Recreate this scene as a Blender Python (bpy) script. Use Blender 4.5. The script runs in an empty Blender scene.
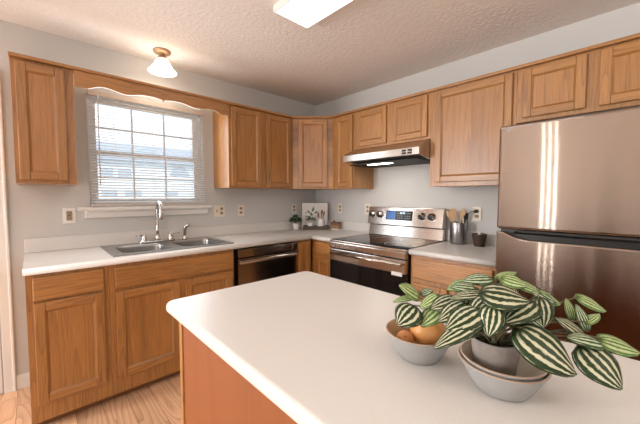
import bpy, bmesh, math, random
from mathutils import Vector, Matrix
random.seed(7)
SC = bpy.context.scene
COL = SC.collection
PI = math.pi
# ------------------------------------------------------------------ camera
cd = bpy.data.cameras.new('camera'); cam = bpy.data.objects.new('camera', cd); COL.objects.link(cam)
cd.sensor_width = 36; cd.lens = 305.48 / 640 * 36; cd.clip_start = .02; cd.clip_end = 300
_y, _p = math.radians(46.82), math.radians(2.92)
F = Vector((math.cos(_y)*math.cos(_p), math.sin(_y)*math.cos(_p), -math.sin(_p)))
R = Vector((math.sin(_y), -math.cos(_y), 0)); U = R.cross(F)
cam.matrix_world = Matrix(((R.x, U.x, -F.x, -2.6127), (R.y, U.y, -F.y, -2.8648), (R.z, U.z, -F.z, 1.3028), (0, 0, 0, 1)))
SC.camera = cam
# ------------------------------------------------------------------ world, exposure, big lights
w = bpy.data.worlds.new('sky'); SC.world = w; w.use_nodes = True
bg = w.node_tree.nodes['Background']; bg.inputs[0].default_value = (.80, .90, 1.0, 1); bg.inputs[1].default_value = 1.4
SC.view_settings.view_transform = 'Standard'; SC.view_settings.look = 'None'
SC.view_settings.exposure = 0.36; SC.view_settings.gamma = 1.0; SC.view_settings.use_curve_mapping = False

def lamp(name, kind, loc, power, color=(1, 1, 1), size=.1, sizey=None, target=None):
    l = bpy.data.lights.new(name, kind); l.energy = power; l.color = color
    o = bpy.data.objects.new(name, l); COL.objects.link(o); o.location = loc
    if kind == 'AREA':
        l.size = size
        if sizey: l.shape = 'RECTANGLE'; l.size_y = sizey
        if target: o.rotation_euler = (Vector(target) - Vector(loc)).to_track_quat('-Z', 'Y').to_euler()
    else: l.shadow_soft_size = size
    return o
# unseen fill added behind the camera, also giving the corner cabinet door glare
lamp('rear_fill', 'AREA', (-6.5, -5.2, 1.6), 55, (.97, .97, 1), 1.3, 1.7, (0, 0, 1.5))
# added area light left of the picture, brightening the range wall and its cabinets
lamp('range_wall_fill', 'AREA', (-5.0, -.12, 1.35), 140, (.97, .98, 1), 1.1, 1.5, (-4.2, -2.2, 1.3))
# daylight entering through the kitchen window
lamp('window_daylight', 'AREA', (-1.866, -.08, 1.66), 6.5, (.92, .96, 1), .82, .76, (-1.866, -2.4, 1.66))
# unseen upright strips added to draw the bright streaks on the refrigerator doors
for yy in (-1.40, -1.505, -1.61):
    lamp('fridge_streak_strip', 'AREA', (-6.5, yy, 1.15), 2.2, (1, .95, .88), .03, 2.25, (0, yy, 1.25))
# upward fill added out of view to brighten the ceiling
lamp('ceiling_fill', 'AREA', (-2.3, -4.3, 1.7), 34, (1, .98, .93), .4, .4, (-2.3, -4.29, 3))
# sun on the house across the yard
sun = lamp('sun', 'SUN', (0, -5, 20), 1.5, (1, .97, .92)); sun.rotation_euler = Vector((.25, .75, -.6)).to_track_quat('-Z', 'Y').to_euler(); sun.data.angle = .01

# ------------------------------------------------------------------ material helpers
def mat(name, color=(.8, .8, .8), rough=.5, metal=0, spec=.5, emit=None, estr=0, aniso=0, tangent=None, coat=0, trans=0, ior=1.45, bump=None, noise=None):
    m = bpy.data.materials.new(name); m.use_nodes = True
    nt = m.node_tree; b = nt.nodes['Principled BSDF']
    b.inputs['Base Color'].default_value = (*color, 1); b.inputs['Roughness'].default_value = rough
    b.inputs['Metallic'].default_value = metal; b.inputs['Specular IOR Level'].default_value = spec
    b.inputs['Coat Weight'].default_value = coat; b.inputs['Transmission Weight'].default_value = trans; b.inputs['IOR'].default_value = ior
    if emit: b.inputs['Emission Color'].default_value = (*emit, 1); b.inputs['Emission Strength'].default_value = estr
    if aniso:
        b.inputs['Anisotropic'].default_value = aniso
        c = nt.nodes.new('ShaderNodeCombineXYZ')
        for i in range(3): c.inputs[i].default_value = tangent[i]
        nt.links.new(c.outputs[0], b.inputs['Tangent'])
    if noise:   # (scale, amount) colour variation
        tc = nt.nodes.new('ShaderNodeTexCoord'); n = nt.nodes.new('ShaderNodeTexNoise'); n.inputs['Scale'].default_value = noise[0]; n.inputs['Detail'].default_value = 4
        nt.links.new(tc.outputs['Object'], n.inputs['Vector'])
        mx = nt.nodes.new('ShaderNodeMix'); mx.data_type = 'RGBA'
        mx.inputs['A'].default_value = (*[max(0, c*(1-noise[1])) for c in color], 1); mx.inputs['B'].default_value = (*[min(1, c*(1+noise[1])) for c in color], 1)
        nt.links.new(n.outputs['Fac'], mx.inputs['Factor']); nt.links.new(mx.outputs['Result'], b.inputs['Base Color'])
    if bump:    # (scale, strength, distance)
        tc = nt.nodes.new('ShaderNodeTexCoord'); n = nt.nodes.new('ShaderNodeTexNoise'); n.inputs['Scale'].default_value = bump[0]; n.inputs['Detail'].default_value = 3
        nt.links.new(tc.outputs['Object'], n.inputs['Vector'])
        bp = nt.nodes.new('ShaderNodeBump'); bp.inputs['Strength'].default_value = bump[1]; bp.inputs['Distance'].default_value = bump[2]
        nt.links.new(n.outputs['Fac'], bp.inputs['Height']); nt.links.new(bp.outputs[0], b.inputs['Normal'])
    return m

def wood(name, light, dark, bands=9, contrast=.75, pores=.5, rough=.4, across=7., along=.9, plank=None, coat=.2, jit=.12):
    m = bpy.data.materials.new(name); m.use_nodes = True
    nt = m.node_tree; N = nt.nodes; L = nt.links; b = N['Principled BSDF']
    b.inputs['Roughness'].default_value = rough; b.inputs['Coat Weight'].default_value = coat; b.inputs['Coat Roughness'].default_value = .33
    uv = N.new('ShaderNodeUVMap'); uv.uv_map = 'UVMap'
    sep = N.new('ShaderNodeSeparateXYZ'); L.new(uv.outputs[0], sep.inputs[0])
    def mth(op, a, c=None, d=None):
        n = N.new('ShaderNodeMath'); n.operation = op
        for i, v in enumerate((a, c, d)):
            if v is None: continue
            if isinstance(v, (int, float)): n.inputs[i].default_value = v
            else: L.new(v, n.inputs[i])
        return n.outputs[0]
    al, ac = sep.outputs[0], sep.outputs[1]
    rnd = None
    if plank:
        row = mth('FLOOR', mth('DIVIDE', ac, plank[0]))
        wn = N.new('ShaderNodeTexWhiteNoise'); wn.noise_dimensions = '1D'; L.new(row, wn.inputs['W'])
        sh = mth('ADD', al, mth('MULTIPLY', wn.outputs['Value'], 3.7))
        colm = mth('FLOOR', mth('DIVIDE', sh, plank[1]))
        wn2 = N.new('ShaderNodeTexWhiteNoise'); wn2.noise_dimensions = '2D'
        cb = N.new('ShaderNodeCombineXYZ'); L.new(row, cb.inputs[0]); L.new(colm, cb.inputs[1]); L.new(cb.outputs[0], wn2.inputs['Vector'])
        rnd = wn2.outputs['Value']
    def coords(sa, sc, off=0):
        c = N.new('ShaderNodeCombineXYZ'); L.new(mth('MULTIPLY', al, sa), c.inputs[0]); L.new(mth('MULTIPLY', ac, sc), c.inputs[1])
        if rnd is not None: L.new(mth('MULTIPLY', rnd, 37.), c.inputs[2])
        else: c.inputs[2].default_value = off
        return c.outputs[0]
    n1 = N.new('ShaderNodeTexNoise'); n1.inputs['Scale'].default_value = 1; n1.inputs['Detail'].default_value = 1.5; n1.inputs['Roughness'].default_value = .4
    L.new(coords(along, across), n1.inputs['Vector'])
    fr = mth('FRACT', mth('MULTIPLY', n1.outputs['Fac'], bands))
    ring = mth('POWER', fr, 2.2)
    n2 = N.new('ShaderNodeTexNoise'); n2.inputs['Scale'].default_value = 1; n2.inputs['Detail'].default_value = 3; n2.inputs['Roughness'].default_value = .65
    L.new(coords(6, 300, 3), n2.inputs['Vector'])
    po = N.new('ShaderNodeMapRange'); po.inputs['From Min'].default_value = .42; po.inputs['From Max'].default_value = .7; L.new(n2.outputs['Fac'], po.inputs['Value'])
    fac = mth('ADD', mth('MULTIPLY', ring, contrast), mth('MULTIPLY', po.outputs[0], pores))
    n3 = N.new('ShaderNodeTexNoise'); n3.inputs['Scale'].default_value = 1; n3.inputs['Detail'].default_value = 1
    L.new(coords(1.3, 5, 9), n3.inputs['Vector'])
    fac = mth('ADD', fac, mth('MULTIPLY', mth('SUBTRACT', n3.outputs['Fac'], .5), .7))
    cl = N.new('ShaderNodeClamp'); L.new(fac, cl.inputs[0])
    mx = N.new('ShaderNodeMix'); mx.data_type = 'RGBA'; mx.inputs['A'].default_value = (*light, 1); mx.inputs['B'].default_value = (*dark, 1)
    L.new(cl.outputs[0], mx.inputs['Factor'])
    hs = N.new('ShaderNodeHueSaturation'); L.new(mx.outputs['Result'], hs.inputs['Color'])
    if rnd is None:
        oi = N.new('ShaderNodeObjectInfo'); rv = oi.outputs['Random']
    else: rv = rnd
    L.new(mth('ADD', 1 - jit/2, mth('MULTIPLY', rv, jit)), hs.inputs['Value'])
    out = hs.outputs[0]
    if plank:
        e1 = mth('LESS_THAN', mth('FRACT', mth('DIVIDE', ac, plank[0])), .018)
        e2 = mth('LESS_THAN', mth('FRACT', mth('DIVIDE', sh, plank[1])), .002)
        e = mth('MAXIMUM', e1, e2)
        m2 = N.new('ShaderNodeMix'); m2.data_type = 'RGBA'; m2.inputs['B'].default_value = (*[c*.45 for c in dark], 1); L.new(out, m2.inputs['A']); L.new(e, m2.inputs['Factor'])
        out = m2.outputs['Result']
    L.new(out, b.inputs['Base Color'])
    bp = N.new('ShaderNodeBump'); bp.inputs['Strength'].default_value = .15; bp.inputs['Distance'].default_value = .001; bp.invert = True
    L.new(cl.outputs[0], bp.inputs['Height']); L.new(bp.outputs[0], b.inputs['Normal'])
    return m

OAK = wood('honey_oak', (.46, .212, .056), (.15, .055, .011), bands=9, contrast=.36, pores=.6, across=14, along=.8, coat=.7)
OAKP = wood('oak_panel', (.44, .198, .050), (.165, .061, .0125), bands=9, contrast=.34, pores=.55, across=9., along=.5, coat=.7)
VENEER = wood('oak_veneer', (.27, .078, .015), (.20, .054, .009), bands=5, contrast=.4, pores=.3, rough=.55, coat=0)
DARKWOOD = wood('dark_wood', (.10, .055, .03), (.035, .02, .012), bands=6, rough=.5)
BOXWOOD = wood('box_wood', (.36, .18, .08), (.15, .065, .03), bands=6, rough=.5)
SPOON = wood('spoon_wood', (.62, .40, .22), (.42, .24, .11), bands=5, rough=.6)
FLOORM = wood('floor_planks', (.78, .50, .31), (.44, .225, .11), bands=12, contrast=.65, pores=.25, rough=.42, across=7, along=1.1, plank=(.13, 1.2), jit=.25)
WALL = mat('grey_wall_paint', (.595, .592, .575), .75, spec=.25, bump=(180, .12, .001))
CEIL = mat('textured_ceiling', (.80, .745, .70), .9, spec=.1, bump=(42, .55, .008), noise=(38, .05))
WHITE = mat('white_trim_paint', (.80, .78, .75), .4, spec=.4)
VINYL = mat('white_vinyl', (.80, .80, .80), .4)
LAMI = mat('cream_laminate', (.69, .672, .645), .33, spec=.45, noise=(160, .05))
STEEL = mat('brushed_steel', (.62, .57, .53), .3, 1, aniso=.7, tangent=(0, 0, 1))
STEELH = mat('hood_steel', (.62, .58, .54), .28, 1, aniso=.6, tangent=(0, 0, 1))
FRIDGEM = mat('fridge_steel', (.43, .365, .32), .2, 1, aniso=.95, tangent=(0, 0, 1))
def brushed(m, k, rough):
    nt = m.node_tree; N = nt.nodes; L = nt.links; b = N['Principled BSDF']; b.inputs['Anisotropic'].default_value = 0; b.inputs['Roughness'].default_value = rough
    g = N.new('ShaderNodeNewGeometry'); w_ = N.new('ShaderNodeTexWhiteNoise'); w_.noise_dimensions = '3D'
    sc = N.new('ShaderNodeVectorMath'); sc.operation = 'SCALE'; sc.inputs['Scale'].default_value = 9173.; L.new(g.outputs['Position'], sc.inputs[0]); L.new(sc.outputs[0], w_.inputs['Vector'])
    w2 = N.new('ShaderNodeTexWhiteNoise'); w2.noise_dimensions = '3D'; s2 = N.new('ShaderNodeVectorMath'); s2.operation = 'SCALE'; s2.inputs['Scale'].default_value = 7411.; L.new(g.outputs['Position'], s2.inputs[0]); L.new(s2.outputs[0], w2.inputs['Vector'])
    a = N.new('ShaderNodeMath'); a.operation = 'ADD'; L.new(w_.outputs['Value'], a.inputs[0]); L.new(w2.outputs['Value'], a.inputs[1])
    c = N.new('ShaderNodeMath'); c.operation = 'MULTIPLY_ADD'; c.inputs[1].default_value = k; c.inputs[2].default_value = -k; L.new(a.outputs[0], c.inputs[0])
    cb = N.new('ShaderNodeCombineXYZ'); L.new(c.outputs[0], cb.inputs[2])
    ad = N.new('ShaderNodeVectorMath'); ad.operation = 'ADD'; L.new(g.outputs['Normal'], ad.inputs[0]); L.new(cb.outputs[0], ad.inputs[1])
    nm = N.new('ShaderNodeVectorMath'); nm.operation = 'NORMALIZE'; L.new(ad.outputs[0], nm.inputs[0]); L.new(nm.outputs[0], b.inputs['Normal'])
brushed(FRIDGEM, .30, .045); brushed(STEEL, .16, .14)
FRSIDE = mat('fridge_side', (.16, .155, .15), .5, 0)
DWM = mat('dark_steel', (.25, .205, .17), .27, 1)
brushed(DWM, .2, .1)
SINKM = mat('sink_steel', (.34, .335, .33), .3, 1)
CHROME = mat('chrome', (.58, .56, .54), .16, 1)
BRONZE = mat('antique_bronze', (.50, .33, .20), .4, .6)
BRASS = mat('brass', (.45, .28, .12), .35, 1)
BLACK = mat('black_plastic', (.012, .011, .01), .35)
BGLASS = mat('black_glass', (.008, .007, .007), .06, spec=.35)
DARKIN = mat('dark_recess', (.02, .017, .015), .6)
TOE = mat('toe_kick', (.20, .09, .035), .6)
PLATE = mat('ivory_plate', (.78, .71, .60), .4)
PLATEW = mat('white_plate', (.80, .78, .74), .4)
SLOT = mat('outlet_face', (.36, .27, .18), .5)
SLOTD = mat('outlet_slot', (.04, .03, .025), .6)
LENS = mat('lit_diffuser', (.9, .9, .9), .6, emit=(.92, .965, 1), estr=2.4)
SHADE = mat('lit_glass_shade', (.9, .88, .84), .5, emit=(1, .87, .72), estr=4.2)
HOODL = mat('lit_hood_lens', (.9, .9, .9), .5, emit=(1, .93, .82), estr=10)
DISP = mat('display_blue', (.01, .02, .04), .15, emit=(.03, .12, .36), estr=.8)
DISPW = mat('display_digit', (.1, .1, .1), .3, emit=(.6, .8, 1), estr=1.2)
GREYBTN = mat('grey_print', (.35, .33, .31), .4)
PAPER = mat('paper_label', (.72, .70, .66), .7)
INK = mat('label_ink', (.12, .12, .13), .7)
BOWLM = mat('grey_stoneware', (.34, .335, .325), .5, spec=.35)
BOWLIN = mat('tan_glaze', (.42, .27, .14), .4)
BOWLIN2 = mat('cream_glaze', (.55, .47, .37), .45)
RIMM = mat('bare_clay_rim', (.44, .33, .25), .6)
CONC = mat('concrete', (.25, .215, .19), .85, noise=(45, .35), bump=(120, .3, .002))
SOIL = mat('soil', (.018, .012, .009), .95, bump=(160, 1, .006))
STEM = mat('stem', (.10, .085, .045), .5)
WCER = mat('white_ceramic', (.80, .78, .75), .3)
GREEN = mat('small_leaves', (.03, .09, .02), .45, noise=(60, .5))
GREEN2 = mat('print_leaf', (.10, .15, .09), .6)
SAGE = mat('print_leaf_pale', (.25, .31, .24), .6)
CANVAS = mat('white_canvas', (.80, .775, .74), .7)
BROWN = mat('brown_clay', (.055, .030, .020), .55, noise=(50, .4), bump=(90, .5, .003))
PEACH = mat('peach_skin', (.62, .27, .10), .45, noise=(9, .28))
PEAR = mat('pear_skin', (.66, .31, .10), .42, noise=(14, .25))
GLASS = bpy.data.materials.new('window_glass'); GLASS.use_nodes = True
_nt = GLASS.node_tree; _nt.nodes.clear()
_o = _nt.nodes.new('ShaderNodeOutputMaterial'); _mx = _nt.nodes.new('ShaderNodeMixShader'); _t = _nt.nodes.new('ShaderNodeBsdfTransparent'); _g = _nt.nodes.new('ShaderNodeBsdfGlossy')
_g.inputs['Roughness'].default_value = .02; _mx.inputs[0].default_value = .05
_nt.links.new(_t.outputs[0], _mx.inputs[1]); _nt.links.new(_g.outputs[0], _mx.inputs[2]); _nt.links.new(_mx.outputs[0], _o.inputs[0])
SIDING = mat('pale_siding', (.74, .80, .86), .7)
ROOF = mat('slate_roof', (.40, .47, .56), .8, noise=(3, .08))
HWIN = mat('far_window', (.42, .49, .58), .2)
LAWN = mat('pale_lawn', (.55, .60, .55), .9, noise=(1, .2))
SLATM = mat('blind_slat', (.84, .80, .77), .45)
RAILM = mat('blind_rail', (.60, .54, .49), .45)

def leafmat(name, lt, dk, lo, hi):
    m = bpy.data.materials.new(name); m.use_nodes = True; nt = m.node_tree; N = nt.nodes; L = nt.links; b = N['Principled BSDF']
    b.inputs['Roughness'].default_value = .36; b.inputs['Specular IOR Level'].default_value = .3
    uv = N.new('ShaderNodeUVMap'); uv.uv_map = 'UVMap'; sp = N.new('ShaderNodeSeparateXYZ'); L.new(uv.outputs[0], sp.inputs[0])
    nz = N.new('ShaderNodeTexNoise'); nz.inputs['Scale'].default_value = 7; nz.inputs['Detail'].default_value = 2; L.new(uv.outputs[0], nz.inputs['Vector'])
    def mth(op, a, c=None):
        n = N.new('ShaderNodeMath'); n.operation = op
        for i, v in enumerate((a, c)):
            if v is None: continue
            if isinstance(v, (int, float)): n.inputs[i].default_value = v
            else: L.new(v, n.inputs[i])
        return n.outputs[0]
    ang = mth('ADD', mth('MULTIPLY', sp.outputs[0], 2*PI*2.5), mth('MULTIPLY', mth('SUBTRACT', nz.outputs['Fac'], .5), 3.4))
    c = mth('MULTIPLY', mth('COSINE', ang), -1)     # u = 0 dark midrib
    mr = N.new('ShaderNodeMapRange'); mr.inputs['From Min'].default_value = lo; mr.inputs['From Max'].default_value = hi; L.new(c, mr.inputs['Value'])
    edge = mth('LESS_THAN', mth('ABSOLUTE', sp.outputs[0]), .93)
    tipf = N.new('ShaderNodeMapRange'); tipf.inputs['From Min'].default_value = .02; tipf.inputs['From Max'].default_value = .16; L.new(sp.outputs[1], tipf.inputs['Value'])
    f = mth('MULTIPLY', mth('MULTIPLY', mr.outputs[0], edge), tipf.outputs[0])
    mx = N.new('ShaderNodeMix'); mx.data_type = 'RGBA'; mx.inputs['A'].default_value = (*dk, 1); mx.inputs['B'].default_value = (*lt, 1); L.new(f, mx.inputs['Factor'])
    L.new(mx.outputs['Result'], b.inputs['Base Color'])
    return m
LEAF = [leafmat('striped_leaf_dark', (.50, .50, .35), (.016, .034, .009), .05, .65),
        leafmat('striped_leaf_mid', (.52, .60, .42), (.028, .07, .02), -.1, .55),
        leafmat('striped_leaf_pale', (.46, .54, .28), (.09, .17, .04), -.3, .5)]

# ------------------------------------------------------------------ mesh helpers
def nb():
    bm = bmesh.new(); bm.loops.layers.uv.new('UVMap'); return bm
def setuv(bm, faces, g=2):
    l = bm.loops.layers.uv.verify(); o1, o2 = random.uniform(0, 50), random.uniform(0, 50)
    for f in faces:
        for lp in f.loops:
            c = lp.vert.co; a = c[g]; s = sum(c) - a
            lp[l].uv = (a + o1, s + o2)
def box(bm, x0, x1, y0, y1, z0, z1, g=2, mi=0):
    x0, x1 = min(x0, x1), max(x0, x1); y0, y1 = min(y0, y1), max(y0, y1); z0, z1 = min(z0, z1), max(z0, z1)
    v = [bm.verts.new(p) for p in ((x0, y0, z0), (x1, y0, z0), (x1, y1, z0), (x0, y1, z0), (x0, y0, z1), (x1, y0, z1), (x1, y1, z1), (x0, y1, z1))]
    fs = [bm.faces.new([v[i] for i in q]) for q in ((3, 2, 1, 0), (4, 5, 6, 7), (0, 1, 5, 4), (1, 2, 6, 5), (2, 3, 7, 6), (3, 0, 4, 7))]
    for f in fs: f.material_index = mi
    setuv(bm, fs, g); return fs
def prism(bm, pts, d, g=2, mi=0):
    """closed polygon pts (3-D, planar) extruded along vector d"""
    d = Vector(d); a = [bm.verts.new(Vector(p)) for p in pts]; b = [bm.verts.new(Vector(p) + d) for p in pts]; n = len(pts)
    fs = [bm.faces.new(a), bm.faces.new(b[::-1])] + [bm.faces.new((a[i], b[i], b[(i+1) % n], a[(i+1) % n])) for i in range(n)]
    for f in fs: f.material_index = mi
    setuv(bm, fs, g); bmesh.ops.recalc_face_normals(bm, faces=fs); return fs
def lathe(bm, prof, c, n=32, axis='z', mi=0, smooth=True):
    """prof list of (r, h); caps where r==0"""
    rings = []; c = Vector(c)
    def P(r, h, a):
        x, y = r*math.cos(a), r*math.sin(a)
        return c + (Vector((x, y, h)) if axis == 'z' else Vector((h, x, y)) if axis == 'x' else Vector((x, h, y)))
    for r, h in prof:
        rings.append([bm.verts.new(P(0, h, 0))] if r < 1e-6 else [bm.verts.new(P(r, h, 2*PI*i/n)) for i in range(n)])
    fs = []
    for A, B in zip(rings, rings[1:]):
        for i in range(n):
            j = (i+1) % n
            q = [A[i % len(A)], A[j % len(A)], B[j % len(B)], B[i % len(B)]]
            q2 = []
            for v in q:
                if v not in q2: q2.append(v)
            if len(q2) > 2: fs.append(bm.faces.new(q2))
    for f in fs: f.material_index = mi; f.smooth = smooth
    setuv(bm, fs); bmesh.ops.recalc_face_normals(bm, faces=fs); return fs
def tube(bm, pts, r, n=10, mi=0, g=2):
    pts = [Vector(p) for p in pts]; rs = r if isinstance(r, (list, tuple)) else [r]*len(pts)
    rings = []; up = None
    for i, p in enumerate(pts):
        t = (pts[min(i+1, len(pts)-1)] - pts[max(i-1, 0)]).normalized()
        if up is None: up = t.orthogonal().normalized()
        up = (up - t*up.dot(t)).normalized(); s = t.cross(up)
        rings.append([bm.verts.new(p + (up*math.cos(2*PI*k/n) + s*math.sin(2*PI*k/n))*rs[i]) for k in range(n)])
    fs = []
    for A, B in zip(rings, rings[1:]):
        for k in range(n): fs.append(bm.faces.new((A[k], A[(k+1) % n], B[(k+1) % n], B[k])))
    fs.append(bm.faces.new(rings[0][::-1])); fs.append(bm.faces.new(rings[-1]))
    for f in fs: f.smooth = len(f.verts) == 4; f.material_index = mi
    setuv(bm, fs, g); bmesh.ops.recalc_face_normals(bm, faces=fs); return fs
def arc(c, a, b, r, t0, t1, n=8):
    c, a, b = Vector(c), Vector(a), Vector(b)
    return [c + (a*math.cos(t0 + (t1-t0)*i/n) + b*math.sin(t0 + (t1-t0)*i/n))*r for i in range(n+1)]

def obj(name, bm, mats, parent=None, bevel=0, seg=2, loc=None):
    me = bpy.data.meshes.new(name)
    off = None
    if parent is not None:
        off = parent.location.copy()
        if parent.parent: off = off + parent.parent.location
        bmesh.ops.translate(bm, verts=bm.verts, vec=-off)
    elif loc is not None:
        off = Vector(loc); bmesh.ops.translate(bm, verts=bm.verts, vec=-off)
    bm.to_mesh(me); bm.free()
    for m in (mats if isinstance(mats, (list, tuple)) else [mats]): me.materials.append(m)
    o = bpy.data.objects.new(name, me); COL.objects.link(o)
    if parent is not None: o.parent = parent
    elif loc is not None: o.location = loc
    if bevel:
        b = o.modifiers.new('bevel', 'BEVEL'); b.width = bevel; b.segments = seg; b.limit_method = 'ANGLE'; b.angle_limit = math.radians(40)
    return o
def thing(name, loc, label, cat, group=None):
    o = bpy.data.objects.new(name, None); COL.objects.link(o); o.location = loc; o.empty_display_size = .05
    return tag(o, label, cat, group)
def tag(o, label, cat, group=None):
    o['label'] = label; o['category'] = cat
    if group: o['group'] = group
    return o
def struct(o, label=None, cat=None):
    o['kind'] = 'structure'
    if label: o['label'] = label
    if cat: o['category'] = cat
    return o
def dup(root, loc, label):
    r = root.copy(); COL.objects.link(r); r.location = loc; r['label'] = label
    for ch in list(root.children):
        c = ch.copy(); COL.objects.link(c); c.parent = r
        for g in ch.children:
            d = g.copy(); COL.objects.link(d); d.parent = c
    return r

CT, CTH, CZ = .919, .038, 2.4314
# ------------------------------------------------------------------ SETTING
bm = nb(); box(bm, -6.6, .1, -6.6, .14, -.1, 0, g=1); struct(obj('floor', bm, FLOORM), 'light oak plank floor with strong grain', 'floor')
bm = nb(); box(bm, -6.6, .1, -6.6, .14, CZ, CZ+.1); struct(obj('ceiling', bm, CEIL), 'beige textured ceiling', 'ceiling')
WX0, WX1, WZ0, WZ1 = -2.30, -1.432, 1.215, 2.09
bm = nb()
box(bm, -6.6, WX0, 0, .14, 0, CZ); box(bm, WX1, .1, 0, .14, 0, CZ); box(bm, WX0, WX1, 0, .14, 0, WZ0); box(bm, WX0, WX1, 0, .14, WZ1, CZ)
struct(obj('wall_back', bm, WALL), 'grey wall with the window over the sink', 'wall')
bm = nb(); box(bm, 0, .1, -6.6, 0, 0, CZ); struct(obj('wall_right', bm, WALL), 'grey wall behind the range and refrigerator', 'wall')
bm = nb(); box(bm, -6.7, -6.6, -6.6, .14, 0, CZ); struct(obj('wall_left', bm, WALL), 'grey wall far behind the viewer', 'wall')
bm = nb(); box(bm, -6.6, .1, -6.7, -6.6, 0, CZ); struct(obj('wall_front', bm, WALL), 'grey wall behind the viewer', 'wall')
# window unit
win = thing('window_1', (-1.866, .08, WZ0), 'white double-hung window with grid above the sink', 'window'); struct(win)
bm = nb()
for a in ((WX0, WX0+.028, WZ0, WZ1), (WX1-.028, WX1, WZ0, WZ1), (WX0+.028, WX1-.028, WZ0, WZ0+.028), (WX0+.028, WX1-.028, WZ1-.028, WZ1)): box(bm, a[0], a[1], .06, .125, a[2], a[3])
obj('window_frame', bm, VINYL, win)
for nm, za, zb, y in (('upper_sash', 1.625, 2.062, .10), ('lower_sash', 1.243, 1.665, .075)):
    x0, x1 = WX0+.028, WX1-.028; bm = nb(); s = .034
    box(bm, x0, x0+s, y-.012, y+.012, za, zb); box(bm, x1-s, x1, y-.012, y+.012, za, zb)
    box(bm, x0+s, x1-s, y-.012, y+.012, za, za+.042); box(bm, x0+s, x1-s, y-.012, y+.012, zb-.036, zb)
    for k in (1, 2):
        xx = x0+s + (x1-x0-2*s)*k/3; box(bm, xx-.007, xx+.007, y-.008, y+.008, za+.042, zb-.036)
    zz = (za+zb)/2
    xs = [x0+s] + [x0+s + (x1-x0-2*s)*k/3 for k in (1, 2)] + [x1-s]
    for k in range(3): box(bm, xs[k]+(.007 if k else 0), xs[k+1]-(.007 if k < 2 else 0), y-.0075, y+.0075, zz-.007, zz+.007)
    sa = obj(nm, bm, VINYL, win, .002)
    bm = nb(); box(bm, x0+.01, x1-.01, y-.002, y+.002, za+.01, zb-.01); obj('pane', bm, GLASS, sa)
bm = nb()
box(bm, WX0-.075, WX1+.055, -.055, .06, 1.196, 1.222); prism(bm, [(WX0-.035, -.0005, 1.14), (WX0-.035, -.020, 1.14), (WX0-.035, -.024, 1.18), (WX0-.035, -.040, 1.196), (WX0-.035, -.0005, 1.196)], (WX1-WX0+.062, 0, 0))
struct(obj('trim_1', bm, WHITE, bevel=.004), 'white window sill and apron above the sink', 'trim')
# back door at the far left
bm = nb(); box(bm, -2.795, -2.737, -.018, -.0005, 0, 2.06); box(bm, -3.64, -2.737, -.018, -.0005, 2.06, 2.12); box(bm, -3.70, -3.64, -.018, -.0005, 0, 2.12)
box(bm, -2.752, -2.739, -.024, -.018, 0, 2.06)
struct(obj('trim_2', bm, WHITE, bevel=.003), 'white door casing at the left edge', 'trim')
dr = thing('door_1', (-3.2, 0, .01), 'white door at the left edge beside the cabinets', 'door'); struct(dr)
bm = nb(); box(bm, -3.635, -2.802, -.010, -.0005, .01, 2.055); obj('door_slab', bm, WHITE, dr, .002)
bm = nb(); tube(bm, [(-2.799, -.014, .73), (-2.799, -.014, .82)], .007); box(bm, -2.828, -2.796, -.0125, -.010, .735, .815); obj('hinge', bm, BRASS, dr)
bm = nb(); prism(bm, [(-2.737, -.0005, 0), (-2.737, -.014, 0), (-2.737, -.014, .075), (-2.737, -.006, .095), (-2.737, -.0005, .095)], (.077, 0, 0)); struct(obj('baseboard_back', bm, WHITE), 'short white baseboard between door and cabinet', 'baseboard')
bm = nb(); box(bm, -6.59, -3.705, -.014, -.0005, 0, .09); box(bm, -6.599, -6.586, -6.59, -.02, 0, .09); box(bm, -6.58, -.01, -6.599, -6.586, 0, .09); struct(obj('baseboard_left', bm, WHITE), 'white baseboard of the far room walls', 'baseboard')
# outdoors
bm = nb(); box(bm, -40, 40, .6, 60, -.7, -.6); struct(obj('ground', bm, LAWN), 'pale ground outside the window', 'ground')
hs = thing('neighbouring_house', (1.5, 12, -.6), 'pale house with grey roof seen through the window blinds', 'house')
bm = nb(); box(bm, -9, 12, 12, 18, -.6, 2.85); obj('wall', bm, SIDING, hs)
bm = nb(); prism(bm, [(-9.3, 11.7, 2.78), (-9.3, 15, 3.93), (-9.3, 18.3, 2.78)], (21.6, 0, 0)); obj('roof', bm, ROOF, hs)
for x, z, ww, hh in ((-.42, 2.28, .42, .34), (.2, 2.28, .46, .34), (-.35, 1.45, .55, .22), (.5, 1.45, .6, .22), (2.0, 1.45, .55, .22), (-2.4, 1.9, .8, 1.1), (4.6, 1.9, .8, 1.1)):
    bm = nb(); box(bm, x-ww/2, x+ww/2, 11.96, 12.02, z-hh/2, z+hh/2); obj('window', bm, HWIN, hs)
bm = nb(); prism(bm, [(2.4 + .42*math.cos(a), 11.95, 2.25 + .42*math.sin(a)) for a in [PI*i/12 for i in range(13)]], (0, .07, 0)); obj('arched_window', bm, HWIN, hs)

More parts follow.
